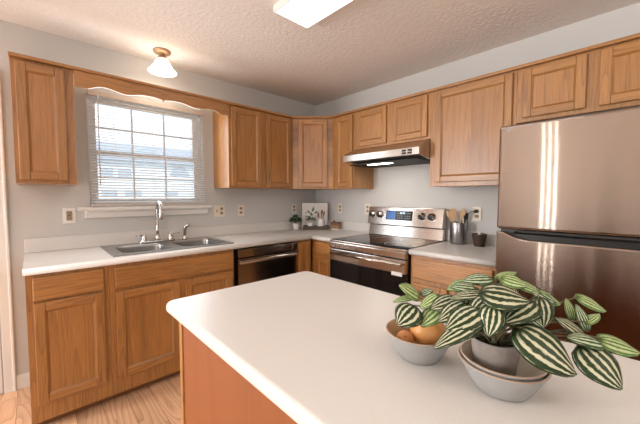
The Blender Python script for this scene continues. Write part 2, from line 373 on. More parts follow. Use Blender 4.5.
# ------------------------------------------------------------------ CABINETS
class Fr:
    """local frame: origin O, U along the wall (to the right seen from the room), N out into the room"""
    def __init__(s, O, Ud, Nd): s.O, s.U, s.N = Vector(O), Vector(Ud).normalized(), Vector(Nd).normalized()
    def p(s, u, n, z): return s.O + s.U*u + s.N*n + Vector((0, 0, z))
WW = Fr((0, 0, 0), (1, 0, 0), (0, -1, 0)); RW = Fr((0, 0, 0), (0, -1, 0), (-1, 0, 0)); DG = Fr((-.6166, -.316, 0), (1, -1, 0), (-1, -1, 0))
def fbox(bm, fr, u0, u1, n0, n1, z0, z1, g='z', mi=0):
    c = [(u0, n0, z0), (u1, n0, z0), (u1, n1, z0), (u0, n1, z0), (u0, n0, z1), (u1, n0, z1), (u1, n1, z1), (u0, n1, z1)]
    v = [bm.verts.new(fr.p(*q)) for q in c]
    fs = [bm.faces.new([v[i] for i in q]) for q in ((3, 2, 1, 0), (4, 5, 6, 7), (0, 1, 5, 4), (1, 2, 6, 5), (2, 3, 7, 6), (3, 0, 4, 7))]
    l = bm.loops.layers.uv.verify(); o1, o2 = random.uniform(0, 50), random.uniform(0, 50)
    idx = {vv: q for vv, q in zip(v, c)}
    for f in fs:
        f.material_index = mi
        for lp in f.loops:
            u, n, z = idx[lp.vert]
            lp[l].uv = (z + o1, u + n + o2) if g == 'z' else (u + o1, z + n + o2)
    bmesh.ops.recalc_face_normals(bm, faces=fs)
def door(parent, fr, u0, u1, z0, z1, n, s=.048, th=.019, name='door', panel_mat=None, g='z'):
    bm = nb()
    fbox(bm, fr, u0, u0+s, n, n+th, z0, z1); fbox(bm, fr, u1-s, u1, n, n+th, z0, z1)
    fbox(bm, fr, u0+s, u1-s, n, n+th, z0, z0+s, 'u'); fbox(bm, fr, u0+s, u1-s, n, n+th, z1-s, z1, 'u')
    # sloped inner moulding
    a, b = s, s+.011; l = bm.loops.layers.uv.verify()
    o = [(u0+a, z0+a), (u1-a, z0+a), (u1-a, z1-a), (u0+a, z1-a)]; i = [(u0+b, z0+b), (u1-b, z0+b), (u1-b, z1-b), (u0+b, z1-b)]
    for k in range(4):
        j = (k+1) % 4
        f = bm.faces.new([bm.verts.new(fr.p(o[k][0], n+th-.002, o[k][1])), bm.verts.new(fr.p(o[j][0], n+th-.002, o[j][1])), bm.verts.new(fr.p(i[j][0], n+th-.011, i[j][1])), bm.verts.new(fr.p(i[k][0], n+th-.011, i[k][1]))])
        for lp, uvv in zip(f.loops, ((0, 0), (.3, 0), (.3, .01), (0, .01))): lp[l].uv = uvv
    d = obj(name, bm, OAK, parent, .0045)
    bm = nb(); fbox(bm, fr, u0+b-.004, u1-b+.004, n+.003, n+th-.010, z0+b-.004, z1-b+.004, g)
    obj('panel', bm, panel_mat or OAKP, d)
    return d
def drawer(parent, fr, u0, u1, z0, z1, n, name='drawer_front'):
    bm = nb(); fbox(bm, fr, u0, u1, n, n+.019, z0, z1, 'u'); return obj(name, bm, OAK, parent, .005, 3)
def carcass(parent, fr, u0, u1, n1, z0, z1, toe=False):
    bm = nb()
    if toe:
        if u1-u0 > .8:      # open inside for the sink bowls
            fbox(bm, fr, u0, u1, n1-.02, n1, .05, z1); fbox(bm, fr, u0, u0+.018, .004, n1-.02, .05, z1); fbox(bm, fr, u1-.018, u1, .004, n1-.02, .05, z1); fbox(bm, fr, u0+.018, u1-.018, .004, n1-.02, .05, .07)
        else: fbox(bm, fr, u0, u1, .004, n1, .05, z1)
        o = obj('carcass', bm, OAK, parent, .001)
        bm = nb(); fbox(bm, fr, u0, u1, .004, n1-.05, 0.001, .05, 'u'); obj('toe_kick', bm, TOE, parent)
    else:
        fbox(bm, fr, u0, u1, .002, n1, z0, z1); o = obj('carcass', bm, OAK, parent, .001)
    return o
ZB, ZT, DU = 1.381, 2.112, .316
def upper(fr, u0, u1, z0, doors, label, name='wall_cabinet', s=.047):
    t = thing(name, fr.p((u0+u1)/2, DU/2, z0), label, 'cabinet', 'oak wall cabinets')
    carcass(t, fr, u0, u1, DU, z0, ZT)
    for (a, b, za, zb) in doors: door(t, fr, a, b, za, zb, DU+.0005, s)
    return t
upper(WW, -2.684, -2.397, ZB, [(-2.665, -2.442, 1.402, 2.094)], 'narrow oak wall cabinet left of the window, by the door')
upper(WW, -1.333, -.6175, ZB, [(-1.312, -1.003, 1.394, 2.100), (-.945, -.640, 1.394, 2.100)], 'two-door oak wall cabinet right of the window')
# diagonal corner cabinet
t = thing('corner_wall_cabinet', (-.3, -.3, ZB), 'diagonal oak wall cabinet across the room corner, paler door', 'cabinet', 'oak wall cabinets')
bm = nb(); prism(bm, [(-.6165, -.002, ZB), (-.002, -.002, ZB), (-.002, -.6165, ZB), (-.316, -.6165, ZB), (-.6165, -.316, ZB)], (0, 0, ZT-ZB)); obj('carcass', bm, OAK, t, .001)
door(t, DG, .062, .365, 1.396, 2.098, .0008)
upper(RW, .6175, .9045, ZB, [(.668, .892, 1.396, 2.100)], 'slim oak wall cabinet between the corner and the range hood')
upper(RW, .9055, 1.687, 1.757, [(.944, 1.280, 1.776, 2.100), (1.336, 1.664, 1.776, 2.100)], 'short two-door oak cabinet above the range hood')
upper(RW, 1.688, 2.272, ZB, [(1.735, 2.250, 1.412, 2.098)], 'wide single-door oak wall cabinet between hood and refrigerator', s=.045)
upper(RW, 2.273, 3.03, 1.775, [(2.306, 2.612, 1.800, 2.098), (2.668, 2.990, 1.800, 2.098)], 'short two-door oak cabinet above the refrigerator')
# moulding along the tops
bm = nb(); l0 = ZT + .0005
box(bm, -2.69, -.6221, -.343, -.25, l0, l0+.02, g=0); box(bm, -.343, -.25, -3.035, -.6221, l0, l0+.02, g=1)
prism(bm, [(-.622, -.343, l0), (-.343, -.622, l0), (-.25, -.622, l0), (-.25, -.25, l0), (-.622, -.25, l0)], (0, 0, .02), g=0); box(bm, -2.69, -2.60, -.2499, -.002, l0, l0+.02, g=1)
tag(obj('top_moulding', bm, OAK, bevel=.004), 'thin oak moulding running along the tops of the wall cabinets', 'moulding')
# scalloped valance
half = [(0, 2.020), (.010, 2.031), (.06, 2.039), (.125, 2.039), (.16, 2.034), (.21, 2.022), (.243, 2.017), (.275, 2.020), (.31, 2.029), (.36, 2.038), (.395, 2.036), (.43, 2.022), (.458, 2.009), (.529, 2.009)]
cx = -1.865; pts = [(cx + u, z) for u, z in half]; pts = [(cx - u, z) for u, z in half[:0:-1]] + pts
poly = [(x, -.316, z) for x, z in pts] + [(cx+.529, -.316, 2.111), (cx-.529, -.316, 2.111)]
bm = nb(); prism(bm, poly, (0, -.019, 0), g=0); tag(obj('valance', bm, OAK, bevel=.002), 'scalloped oak valance board above the window', 'valance')

# base cabinets
ND = .612
def base(fr, u0, u1, doors, drawers, label, name='base_cabinet', n1=ND):
    t = thing(name, fr.p((u0+u1)/2, n1/2, 0), label, 'cabinet', 'oak base cabinets'); carcass(t, fr, u0, u1, n1, 0, CT-CTH-.001, True)
    for a in doors: door(t, fr, *a, n1+.0005)
    for a in drawers: drawer(t, fr, *a, n1+.0005, name='false_front' if u1-u0 > .8 else 'drawer_front')
    return t
base(WW, -2.66, -2.289, [(-2.632, -2.316, .152, .722)], [(-2.632, -2.316, .736, .862)], 'oak base cabinet at the left end of the worktop, drawer over one door')
base(WW, -2.288, -1.452, [(-2.258, -1.878, .152, .706), (-1.836, -1.470, .152, .706)], [(-2.258, -1.468, .728, .858)], 'wide oak sink cabinet with two doors and a long false drawer front')
base(WW, -.812, -.622, [(-.797, -.645, .135, .862)], [], 'narrow oak corner cabinet door right beside the dishwasher', 'corner_base_cabinet')
base(RW, .624, .912, [(.69, .897, .152, .712)], [(.69, .897, .752, .862)], 'small oak base cabinet between the corner and the range')
base(RW, 1.706, 2.275, [(1.732, 1.985, .152, .682), (2.0, 2.256, .152, .682)], [(1.732, 2.256, .716, .858)], 'oak base cabinet between range and refrigerator, one wide drawer')

# worktops
def bull(bm, a, b, n, r=.019, z=CT-.019, k=8):
    """half round nosing from a to b, bulging along n"""
    a, b, n = Vector((*a, z)), Vector((*b, z)), Vector((*n, 0)); zz = Vector((0, 0, 1))
    rs = [[bm.verts.new(p + n*(r*math.cos(t)) + zz*(r*math.sin(t))) for t in [-PI/2 + PI*i/k for i in range(k+1)]] for p in (a, b)]
    fs = [bm.faces.new((rs[0][i], rs[1][i], rs[1][i+1], rs[0][i+1])) for i in range(k)] + [bm.faces.new(rs[0]), bm.faces.new(rs[1][::-1])]
    for f in fs[:k]: f.smooth = True
    bmesh.ops.recalc_face_normals(bm, faces=fs); setuv(bm, fs)
SX0, SX1, SY0, SY1 = -2.235, -1.445, -.562, -.06    # sink cut-out
CD = .645; E_ = CD-.019; zb = CT-CTH
wt = thing('worktop', (-1.3, -.3, zb), 'long cream laminate worktop with the sink, turning the corner to the range', 'worktop')
bm = nb()
box(bm, -2.667, SX0, -E_, -.0005, zb, CT); box(bm, SX1, -.0005, -E_, -.0005, zb, CT); box(bm, SX0, SX1, -E_, SY0, zb, CT); box(bm, SX0, SX1, SY1, -.0005, zb, CT)
box(bm, -E_, -.0005, -.914, -E_, zb, CT)
bull(bm, (-2.667, -E_), (-E_, -E_), (0, -1)); bull(bm, (-E_, -E_), (-E_, -.914), (-1, 0))
obj('counter_slab', bm, LAMI, wt)
bm = nb(); box(bm, -2.667, -.0005, -.02, -.0005, CT, CT+.098); box(bm, -.02, -.0005, -.914, -.02, CT, CT+.098); obj('backsplash', bm, LAMI, wt, .004)
wt2 = thing('worktop', (-.3, -2, zb), 'short cream laminate worktop between range and refrigerator', 'worktop')
bm = nb(); box(bm, -E_, -.0005, -2.280, -1.704, zb, CT); bull(bm, (-E_, -1.704), (-E_, -2.280), (-1, 0)); obj('counter_slab', bm, LAMI, wt2)
bm = nb(); box(bm, -.02, -.0005, -2.280, -1.704, CT, CT+.098); obj('backsplash', bm, LAMI, wt2, .004)

# peninsula
PX0, PX1, PY0, PY1 = -2.276, -1.582, -3.6, -1.665
pen = thing('peninsula_cabinet', (-1.93, -2.6, 0), 'oak-veneered peninsula base in the foreground under the cream top', 'cabinet')
bm = nb(); box(bm, -2.244, -1.66, -3.55, -1.782, .002, zb-.001); obj('carcass', bm, VENEER, pen)
bm = nb(); box(bm, -2.252, -2.2445, -3.55, -1.792, .002, zb-.001); obj('side_panel', bm, VENEER, pen)
bm = nb(); box(bm, -2.254, -2.226, -1.7815, -1.768, .002, zb-.001); box(bm, -2.258, -2.2445, -1.7915, -1.768, .002, zb-.001); obj('corner_post', bm, OAK, pen, .003)
def rrect(x0, x1, y0, y1, r, k=6):
    out = []
    for cx_, cy_, t0 in ((x1-r, y1-r, 0), (x0+r, y1-r, PI/2), (x0+r, y0+r, PI), (x1-r, y0+r, 3*PI/2)):
        out += [(cx_ + r*math.cos(t0 + PI/2*i/k), cy_ + r*math.sin(t0 + PI/2*i/k)) for i in range(k+1)]
    return out
bm = nb(); prism(bm, [(x, y, zb) for x, y in rrect(PX0, PX1, PY0, PY1, .035)], (0, 0, CTH))
tag(obj('worktop', bm, LAMI, bevel=.014, seg=5, loc=(-1.93, -2.6, zb)), 'large cream laminate peninsula top in the foreground holding the plant', 'worktop')

# ------------------------------------------------------------------ SINK
sk = thing('sink', (-1.845, -.31, CT), 'stainless double-bowl sink set in the worktop under the window', 'sink')
def loft(bm, rings, mi=0):
    vs = [[bm.verts.new(p) for p in r] for r in rings]; n = len(vs[0]); fs = []
    for A, B in zip(vs, vs[1:]):
        for i in range(n): fs.append(bm.faces.new((A[i], A[(i+1) % n], B[(i+1) % n], B[i])))
    for f in fs: f.smooth = True; f.material_index = mi
    return vs, fs
def outerpts(inner, x0, x1, y0, y1, k=6):
    cx_, cy_ = (x0+x1)/2, (y0+y1)/2; out = []
    corners = [(x1, y1), (x0, y1), (x0, y0), (x1, y0)]
    for q, (x, y) in enumerate(inner):
        c, j = divmod(q, k+1); C_ = corners[c]
        if j == k//2: out.append(C_); continue
        vertical_first = c in (0, 2)
        if (j < k//2) == vertical_first: out.append((C_[0], y))
        else: out.append((x, C_[1]))
    return out
z1 = CT + .007
cells = ((-2.255, -1.832, -2.190, -1.862), (-1.832, -1.428, -1.800, -1.475))
bm = nb()
for X0, X1, a, b in cells:
    inn = rrect(a, b, -.520, -.165, .06)
    outp = outerpts(inn, X0, X1, -.577, -.045)
    rings = [[(x, y, z1) for x, y in outp], [(x, y, z1) for x, y in inn]]
    inn2 = rrect(a+.004, b-.004, -.516, -.169, .058); rings.append([(x, y, z1-.006) for x, y in inn2])
    for dz_ in (.010, .016, .03): rings.append([(x, y, z1-dz_) for x, y in rrect(a+.006+dz_*.1, b-.006-dz_*.1, -.514+dz_*.1, -.171-dz_*.1, .057)])
    inn3 = rrect(a+.018, b-.018, -.502, -.183, .055); rings.append([(x, y, CT-.125) for x, y in rrect(a+.017, b-.017, -.503, -.182, .055)]); rings.append([(x, y, CT-.135) for x, y in inn3])
    rings.append([(x, y, CT-.150) for x, y in rrect(a+.026, b-.026, -.494, -.191, .053)])
    inn4 = rrect(a+.045, b-.045, -.475, -.21, .05); rings.append([(x, y, CT-.158) for x, y in inn4])
    vs, fs = loft(bm, rings); bm.faces.new(vs[-1])
    for f in fs[:len(inn)]: f.smooth = False
# rim edge
for q in ((-2.255, -1.428, -.577, -.5765), (-2.255, -1.428, -.0455, -.045), (-2.255, -2.2545, -.577, -.045), (-1.4285, -1.428, -.577, -.045)): box(bm, q[0], q[1], q[2], q[3], CT+.0004, z1)
bmesh.ops.recalc_face_normals(bm, faces=bm.faces)
obj('basin', bm, SINKM, sk)
for X0, X1, a, b in cells:
    bm = nb(); lathe(bm, [(0, .001), (.02, .001), (.03, .004), (.042, .004), (.045, .001)], ((a+b)/2, -.34, CT-.158), 24); obj('drain', bm, CHROME, sk)
fx, fy, fz = -1.868, -.098, z1
fc = thing('faucet', (fx, fy, fz), 'tall chrome gooseneck faucet with two lever handles behind the sink', 'faucet')
bm = nb(); prism(bm, [(x, y, fz+.0003) for x, y in rrect(fx-.135, fx+.135, fy-.028, fy+.028, .027)], (0, 0, .014)); obj('base_plate', bm, CHROME, fc, .004)
bm = nb(); pts = [(fx, fy, fz+.012), (fx, fy, fz+.1), (fx, fy, 1.20)] + arc((fx, fy-.055, 1.20), (0, 1, 0), (0, 0, 1), .055, 0, PI, 12) + [(fx-.002, fy-.112, 1.19), (fx-.002, fy-.112, 1.165)]
tube(bm, pts, .0115, 12); lathe(bm, [(.0, 0), (.023, 0), (.022, .02), (.014, .045), (.012, .05)], (fx, fy, fz+.012), 20)
lathe(bm, [(0, 0), (.012, 0), (.0165, .012), (.0165, .05), (.0115, .066)], (fx-.002, fy-.112, 1.118), 16); obj('spout', bm, CHROME, fc)
for s in (-1, 1):
    bm = nb(); hx = fx + s*.10
    lathe(bm, [(.024, 0), (.022, .018), (.015, .035), (.016, .05), (.0, .058)], (hx, fy, fz+.013), 18)
    tube(bm, [(hx, fy, fz+.055), (hx + s*.03, fy-.015, fz+.066), (hx + s*.065, fy-.03, fz+.068)], [.008, .0065, .0055], 10); obj('handle', bm, CHROME, fc)
sp = thing('side_sprayer', (-1.650, -.10, fz), 'chrome side sprayer standing right of the faucet', 'sprayer')
bm = nb(); lathe(bm, [(.0, 0.0003), (.024, 0.0003), (.022, .012), (.014, .03), (.013, .034)], (-1.650, -.10, fz), 18); obj('collar', bm, CHROME, sp)
bm = nb(); tube(bm, [(-1.65, -.10, fz+.03), (-1.65, -.10, fz+.075), (-1.647, -.105, fz+.105), (-1.635, -.118, fz+.124), (-1.618, -.13, fz+.128)], [.012, .013, .015, .016, .013], 12); obj('spray_head', bm, CHROME, sp)

# ------------------------------------------------------------------ BLIND
bl = thing('window_blind', (-1.865, -.03, 1.235), 'white horizontal slat blind lowered and open in front of the window', 'blind')
bm = nb(); box(bm, WX0+.002, WX1-.002, -.056, -.024, 2.046, 2.082); obj('headrail', bm, RAILM, bl, .003)
bm = nb(); zz = 1.262; k = 0
while zz < 2.04:
    pts = [(WX0+.004, -.054, zz-.0055), (WX0+.004, -.041, zz+.0006), (WX0+.004, -.028, zz+.0042), (WX0+.004, -.028, zz+.0036), (WX0+.004, -.041, zz), (WX0+.004, -.054, zz-.0061)]
    prism(bm, pts, (WX1-WX0-.008, 0, 0)); zz += .0212
obj('slats', bm, SLATM, bl)
bm = nb(); box(bm, WX0+.003, WX1-.003, -.053, -.029, 1.229, 1.247); obj('bottom_rail', bm, RAILM, bl, .003)
bm = nb()
for x in (-2.14, -1.865, -1.56):
    for y in (-.0555, -.0265): tube(bm, [(x, y, 1.247), (x, y, 2.046)], .0008, 5)
obj('ladder_cords', bm, SLATM, bl)
bm = nb(); tube(bm, [(-2.238, -.064, 2.05), (-2.240, -.066, 1.385)], .004, 8); tube(bm, [(-2.238, -.05, 2.056), (-2.238, -.064, 2.05)], .003, 6); obj('wand', bm, VINYL, bl)

# ------------------------------------------------------------------ DISHWASHER
dw = thing('dishwasher', (-1.125, -.3, 0), 'dark stainless dishwasher between sink cabinet and corner', 'dishwasher')
x0, x1 = -1.434, -.818
bm = nb(); box(bm, x0, x1, -.60, -.01, .002, CT-CTH-.004); obj('tub_body', bm, BLACK, dw)
bm = nb(); box(bm, x0+.004, x1-.004, -.652, -.6005, .806, .874); obj('control_panel', bm, DWM, dw, .006)
bm = nb(); box(bm, x0+.004, x1-.004, -.640, -.6005, .13, .796); obj('door', bm, DWM, dw, .006)
bm = nb(); prism(bm, [(x0+.012, -.6405, .752), (x0+.012, -.664, .757), (x0+.012, -.668, .770), (x0+.012, -.664, .782), (x0+.012, -.6405, .784)], (x1-x0-.024, 0, 0)); obj('handle', bm, STEEL, dw, .003)
bm = nb(); box(bm, x0+.01, x1-.01, -.56, -.54, .01, .12); obj('toe_panel', bm, BLACK, dw)

# ------------------------------------------------------------------ RANGE
rg = thing('range', (-.34, -1.307, 0), 'stainless electric range with black glass cooktop and oven door', 'range')
y0, y1 = -1.696, -.920
bm = nb(); box(bm, -.63, -.025, y0, y1, .03, .897); obj('body', bm, BLACK, rg)
bm = nb(); box(bm, -.665, -.10, y0, y1, .898, .915); obj('cooktop_frame', bm, STEEL, rg, .004)
bm = nb(); box(bm, -.652, -.105, y0+.008, y1-.008, .9152, .922); ct = obj('cooktop_glass', bm, BGLASS, rg, .002)
for (x, y, r) in ((-.50, -1.12, .10), (-.50, -1.50, .085), (-.24, -1.12, .075), (-.24, -1.50, .10)):
    bm = nb(); lathe(bm, [(r-.002, .9222), (r, .9224), (r+.002, .9222)], (x, y, 0), 40); obj('burner_ring', bm, GREYBTN, ct)
bm = nb(); box(bm, -.672, -.631, y0, y1, .846, .8975); obj('front_band', bm, STEEL, rg, .006)
bm = nb(); box(bm, -.668, -.631, y0+.003, y1-.003, .735, .836); dr_ = obj('oven_door', bm, STEEL, rg, .004)
bm = nb(); box(bm, -.667, -.631, y0+.003, y1-.003, .27, .7345); obj('oven_glass', bm, BGLASS, dr_, .003)
bm = nb(); tube(bm, [(-.698, y0+.02, .806), (-.698, y1-.045, .806)], .012, 14)
for y in (y0+.05, y1-.075): tube(bm, [(-.667, y, .806), (-.698, y, .806)], .009, 10)
obj('handle', bm, STEEL, dr_)
bm = nb(); box(bm, -.6712, -.6684, -1.668, -1.578, .716, .744); lb = obj('label', bm, PAPER, dr_); lb['label'] = 'white paper label on oven door'
bm = nb(); box(bm, -.665, -.631, y0+.003, y1-.003, .06, .24); obj('storage_drawer', bm, STEEL, rg, .004)
bm = nb(); prism(bm, [(-.025, y0, .899), (-.095, y0, .9225), (-.075, y0, 1.02), (-.025, y0, 1.02)], (0, y1-y0, 0)); obj('backguard_lower', bm, STEEL, rg, .002)
bm = nb(); prism(bm, [(-.022, y0-.004, 1.028), (-.108, y0-.004, 1.028), (-.080, y0-.004, 1.198), (-.022, y0-.004, 1.200)], (0, y1-y0+.012, 0)); cp = obj('control_panel', bm, STEEL, rg, .004)
bm = nb(); box(bm, -.072, -.022, y0, y1, 1.0205, 1.0278); obj('panel_gap', bm, BLACK, rg)
def onp(z): return -.108 + (z-1.028)/.170*.028 - .0004
bm = nb(); prism(bm, [(onp(1.078)-.001, -1.412, 1.078), (onp(1.166)-.001, -1.412, 1.166), (onp(1.166)+.002, -1.412, 1.166), (onp(1.078)+.002, -1.412, 1.078)], (0, .285, 0)); dp = obj('display', bm, BGLASS, rg)
bm = nb(); prism(bm, [(onp(1.085)-.0016, -1.235, 1.085), (onp(1.160)-.0016, -1.235, 1.160), (onp(1.160)-.001, -1.235, 1.160), (onp(1.085)-.001, -1.235, 1.085)], (0, .10, 0)); obj('lit_screen', bm, DISP, dp)
for grp in ((0, 1, 2), (4, 5, 6)):
    for z in (1.095, 1.115, 1.14):
        for i in grp:
            bm = nb(); box(bm, onp(z)-.0018, onp(z)-.0010, -1.255 - i*.021, -1.266 - i*.021, z, z+.007); obj('touch_key', bm, GREYBTN, dp)
bm = nb()
for j, y in enumerate((-1.285, -1.297, -1.312, -1.324)):
    z = 1.138; box(bm, onp(z)-.0022, onp(z)-.0012, y, y-.008, z, z+.016)
obj('digits', bm, DISPW, dp)
for y in (-.965, -1.055, -1.508, -1.600):
    bm = nb(); z = 1.124; lathe(bm, [(.034, .0), (.034, -.004), (.028, -.006), (.026, -.034), (.0, -.036)], (onp(z)-.0003, y, z), 24, axis='x'); kb = obj('knob', bm, STEEL, rg)
    bm = nb(); lathe(bm, [(.0, -.0375), (.016, -.0375), (.0185, -.0362), (.019, -.034)], (onp(z), y, z), 24, axis='x'); box(bm, onp(z)-.041, onp(z)-.037, y-.004, y+.004, z-.018, z+.018); obj('knob_cap', bm, BLACK, kb)

# ------------------------------------------------------------------ HOOD
hd = thing('range_hood', (-.24, -1.296, 1.60), 'stainless under-cabinet range hood with lit lamp above the range', 'hood')
ya, yb = -1.684, -.912
bm = nb()
prism(bm, [(-.003, ya, 1.6), (-.30, ya, 1.6), (-.478, ya, 1.621), (-.482, ya, 1.625), (-.482, ya, 1.680), (-.478, ya, 1.684), (-.33, ya, 1.755), (-.003, ya, 1.755)], (0, yb-ya, 0)); obj('canopy', bm, STEELH, hd, .003)
bm = nb(); box(bm, -.44, -.05, ya+.03, yb-.03, 1.592, 1.5995); obj('filter_tray', bm, DARKIN, hd)
bm = nb(); box(bm, -.385, -.335, -1.36, -1.12, 1.5875, 1.5915); obj('lamp_lens', bm, HOODL, hd)
lamp('hood_lamp', 'AREA', (-.36, -1.24, 1.585), .7, (1, .93, .82), .22, .05, (-.36, -1.24, 0))
bm = nb()
for y in (-1.555, -1.605):
    for z in (1.640, 1.661): box(bm, -.487, -.4825, y-.018, y+.018, z-.008, z+.008)
obj('switches', bm, BLACK, hd, .001)

# ------------------------------------------------------------------ REFRIGERATOR
fr_ = thing('refrigerator', (-.38, -2.69, 0), 'tall stainless top-freezer refrigerator at the right edge', 'refrigerator')
fy0, fy1, fxf = -3.070, -2.302, -.742
bm = nb(); box(bm, -.665, -.03, fy0+.008, fy1-.008, .02, 1.672); obj('cabinet_body', bm, FRSIDE, fr_, .004)
bm = nb(); box(bm, fxf, -.668, fy0, fy1, 1.124, 1.684); obj('freezer_door', bm, FRIDGEM, fr_, .016, 4)
low = [(fxf, fy1, .06), (fxf, fy1, 1.112), (fxf, fy1-.03, 1.110), (fxf, fy1-.06, 1.096), (fxf, fy1-.10, 1.080), (fxf, fy1-.15, 1.073), (fxf, fy0, 1.073), (fxf, fy0, .06)]
bm = nb(); prism(bm, low, (fxf*-1-.668, 0, 0)); obj('fridge_door', bm, FRIDGEM, fr_, .008, 3)
bm = nb(); box(bm, -.70, -.667, fy0+.012, fy1-.012, 1.06, 1.14); obj('handle_recess', bm, BLACK, fr_)
bm = nb(); prism(bm, [(-.70, fy1-.07, 1.0985), (-.735, fy1-.10, 1.1125), (-.735, fy0+.02, 1.1125), (-.70, fy0+.02, 1.0985)], (0, 0, .010)); obj('handle_lip', bm, DARKIN, fr_)
bm = nb(); box(bm, -.66, -.64, fy0+.03, fy1-.03, .0015, .06); obj('toe_grille', bm, BLACK, fr_)
bm = nb(); lathe(bm, [(.0, -.0012), (.010, -.0012), (.011, 0)], (fxf, fy1-.05, 1.655), 16, axis='x'); bd = obj('badge', bm, GREYBTN, fr_); bd['label'] = 'tiny round pale badge'

# ------------------------------------------------------------------ LIGHTS OF THE ROOM
lt = thing('ceiling_light', (-1.42, -1.93, CZ), 'lit rectangular fluorescent ceiling light over the peninsula', 'light')
lx0, lx1, ly0, ly1 = -1.540, -1.275, -2.56, -1.318
bm = nb()
for q in ((lx0, lx1, ly0, ly0+.010), (lx0, lx1, ly1-.010, ly1), (lx0, lx0+.010, ly0+.010, ly1-.010), (lx1-.010, lx1, ly0+.010, ly1-.010)): box(bm, q[0], q[1], q[2], q[3], CZ-.045, CZ-.0005)
obj('frame', bm, WHITE, lt, .003)
bm = nb(); box(bm, lx0+.011, lx1-.011, ly0+.011, ly1-.011, CZ-.042, CZ-.005); obj('diffuser', bm, LENS, lt)
px, py = -1.842, -.25
pd = thing('pendant_lamp', (px, py, CZ), 'small bronze ceiling lamp with glowing white bell shade above the valance', 'lamp')
bm = nb(); lathe(bm, [(0, -.0005), (.062, -.0005), (.064, -.008), (.058, -.018), (.035, -.026), (.016, -.030), (.014, -.034)], (px, py, CZ), 28); obj('ceiling_plate', bm, BRONZE, pd)
bm = nb(); lathe(bm, [(.013, -.034), (.022, -.038), (.024, -.046), (.034, -.052), (.037, -.066), (.030, -.068)], (px, py, CZ), 24); obj('socket', bm, BRONZE, pd)
bm = nb(); lathe(bm, [(.028, -.062), (.038, -.066), (.050, -.084), (.063, -.110), (.082, -.140), (.101, -.158), (.101, -.162), (.095, -.161), (.078, -.143), (.059, -.113), (.046, -.086), (.033, -.069)], (px, py, CZ), 36); obj('lamp_shade', bm, SHADE, pd)
lamp('pendant_bulb', 'POINT', (px, py, CZ-.165), 1.2, (1, .86, .68), .03)

# ------------------------------------------------------------------ OUTLETS
def outlet(fr, u, z, label, plate, wide=False, kind='duplex'):
    t = thing('wall_outlet' if kind != 'switch' else 'wall_switch', fr.p(u, .0005, z), label, 'outlet' if kind != 'switch' else 'switch', 'wall plates')
    wd = .114 if wide else .074
    bm = nb(); fbox(bm, fr, u-wd/2, u+wd/2, .0005, .006, z-.058, z+.058); obj('cover_plate', bm, plate, t, .003)
    for c in ((-.024, .024) if wide else (0,)):
        if kind == 'gfci':
            bm = nb(); fbox(bm, fr, u-.017, u+.017, .0062, .008, z-.034, z+.034); f = obj('receptacle', bm, SLOT, t)
            bm = nb()
            for dz in (-.019, .019): fbox(bm, fr, u-.008, u-.005, .0081, .0085, z+dz-.006, z+dz+.006); fbox(bm, fr, u+.005, u+.008, .0081, .0085, z+dz-.006, z+dz+.006)
            fbox(bm, fr, u-.006, u+.006, .0081, .0090, z-.004, z+.004); obj('slots', bm, SLOTD, f)
        elif kind == 'duplex' and not (wide and c < 0):
            for dz in (-.021, .021):
                bm = nb(); lathe(bm, [(0, .0075), (.0155, .0075), (.017, .0062)], (0, 0, 0), 18)
                for v in bm.verts: q = v.co.copy(); v.co = fr.p(u+c+q.x, q.z, z+dz+q.y*.85)
                f = obj('receptacle', bm, SLOT, t)
                bm = nb(); fbox(bm, fr, u+c-.007, u+c-.004, .0076, .008, z+dz-.003, z+dz+.007); fbox(bm, fr, u+c+.004, u+c+.007, .0076, .008, z+dz-.003, z+dz+.007); obj('slots', bm, SLOTD, f)
        else:
            bm = nb(); fbox(bm, fr, u+c-.005, u+c+.005, .0062, .008, z-.012, z+.012); fbox(bm, fr, u+c-.0035, u+c+.0035, .008, .017, z-.001, z+.009); obj('toggle', bm, SLOT if wide else plate, t)
    return t
outlet(WW, -2.425, 1.163, 'white wall outlet with dark centre left of the window, under the narrow cabinet', PLATEW, kind='gfci')
outlet(WW, -1.284, 1.160, 'double ivory wall plate with switch and outlet just right of the window sill', PLATE, True)
outlet(WW, -1.05, 1.158, 'single ivory outlet under the two-door wall cabinet, second plate right of the window', PLATE)
outlet(WW, -.353, 1.160, 'ivory outlet on the window wall behind the small plant in the corner', PLATE)
outlet(RW, .425, 1.163, 'ivory wall plate right of the white art board in the corner', PLATE)
outlet(RW, .83, 1.168, 'ivory wall plate close to the left side of the range', PLATE)
outlet(RW, 1.935, 1.163, 'ivory outlet between utensil crock and refrigerator with a plug in it', PLATE)
pg = thing('plug', (-.02, -1.93, 1.18), 'small dark plug and cord in the outlet above the brown pot', 'plug')
bm = nb(); box(bm, -.034, -.0085, -1.945, -1.922, 1.170, 1.194); obj('plug_body', bm, DARKIN, pg, .004)
bm = nb(); tube(bm, [(-.033, -1.925, 1.182), (-.042, -1.905, 1.180), (-.046, -1.885, 1.16), (-.036, -1.875, 1.08), (-.030, -1.872, 1.0225)], .003, 8); obj('cord', bm, DARKIN, pg)

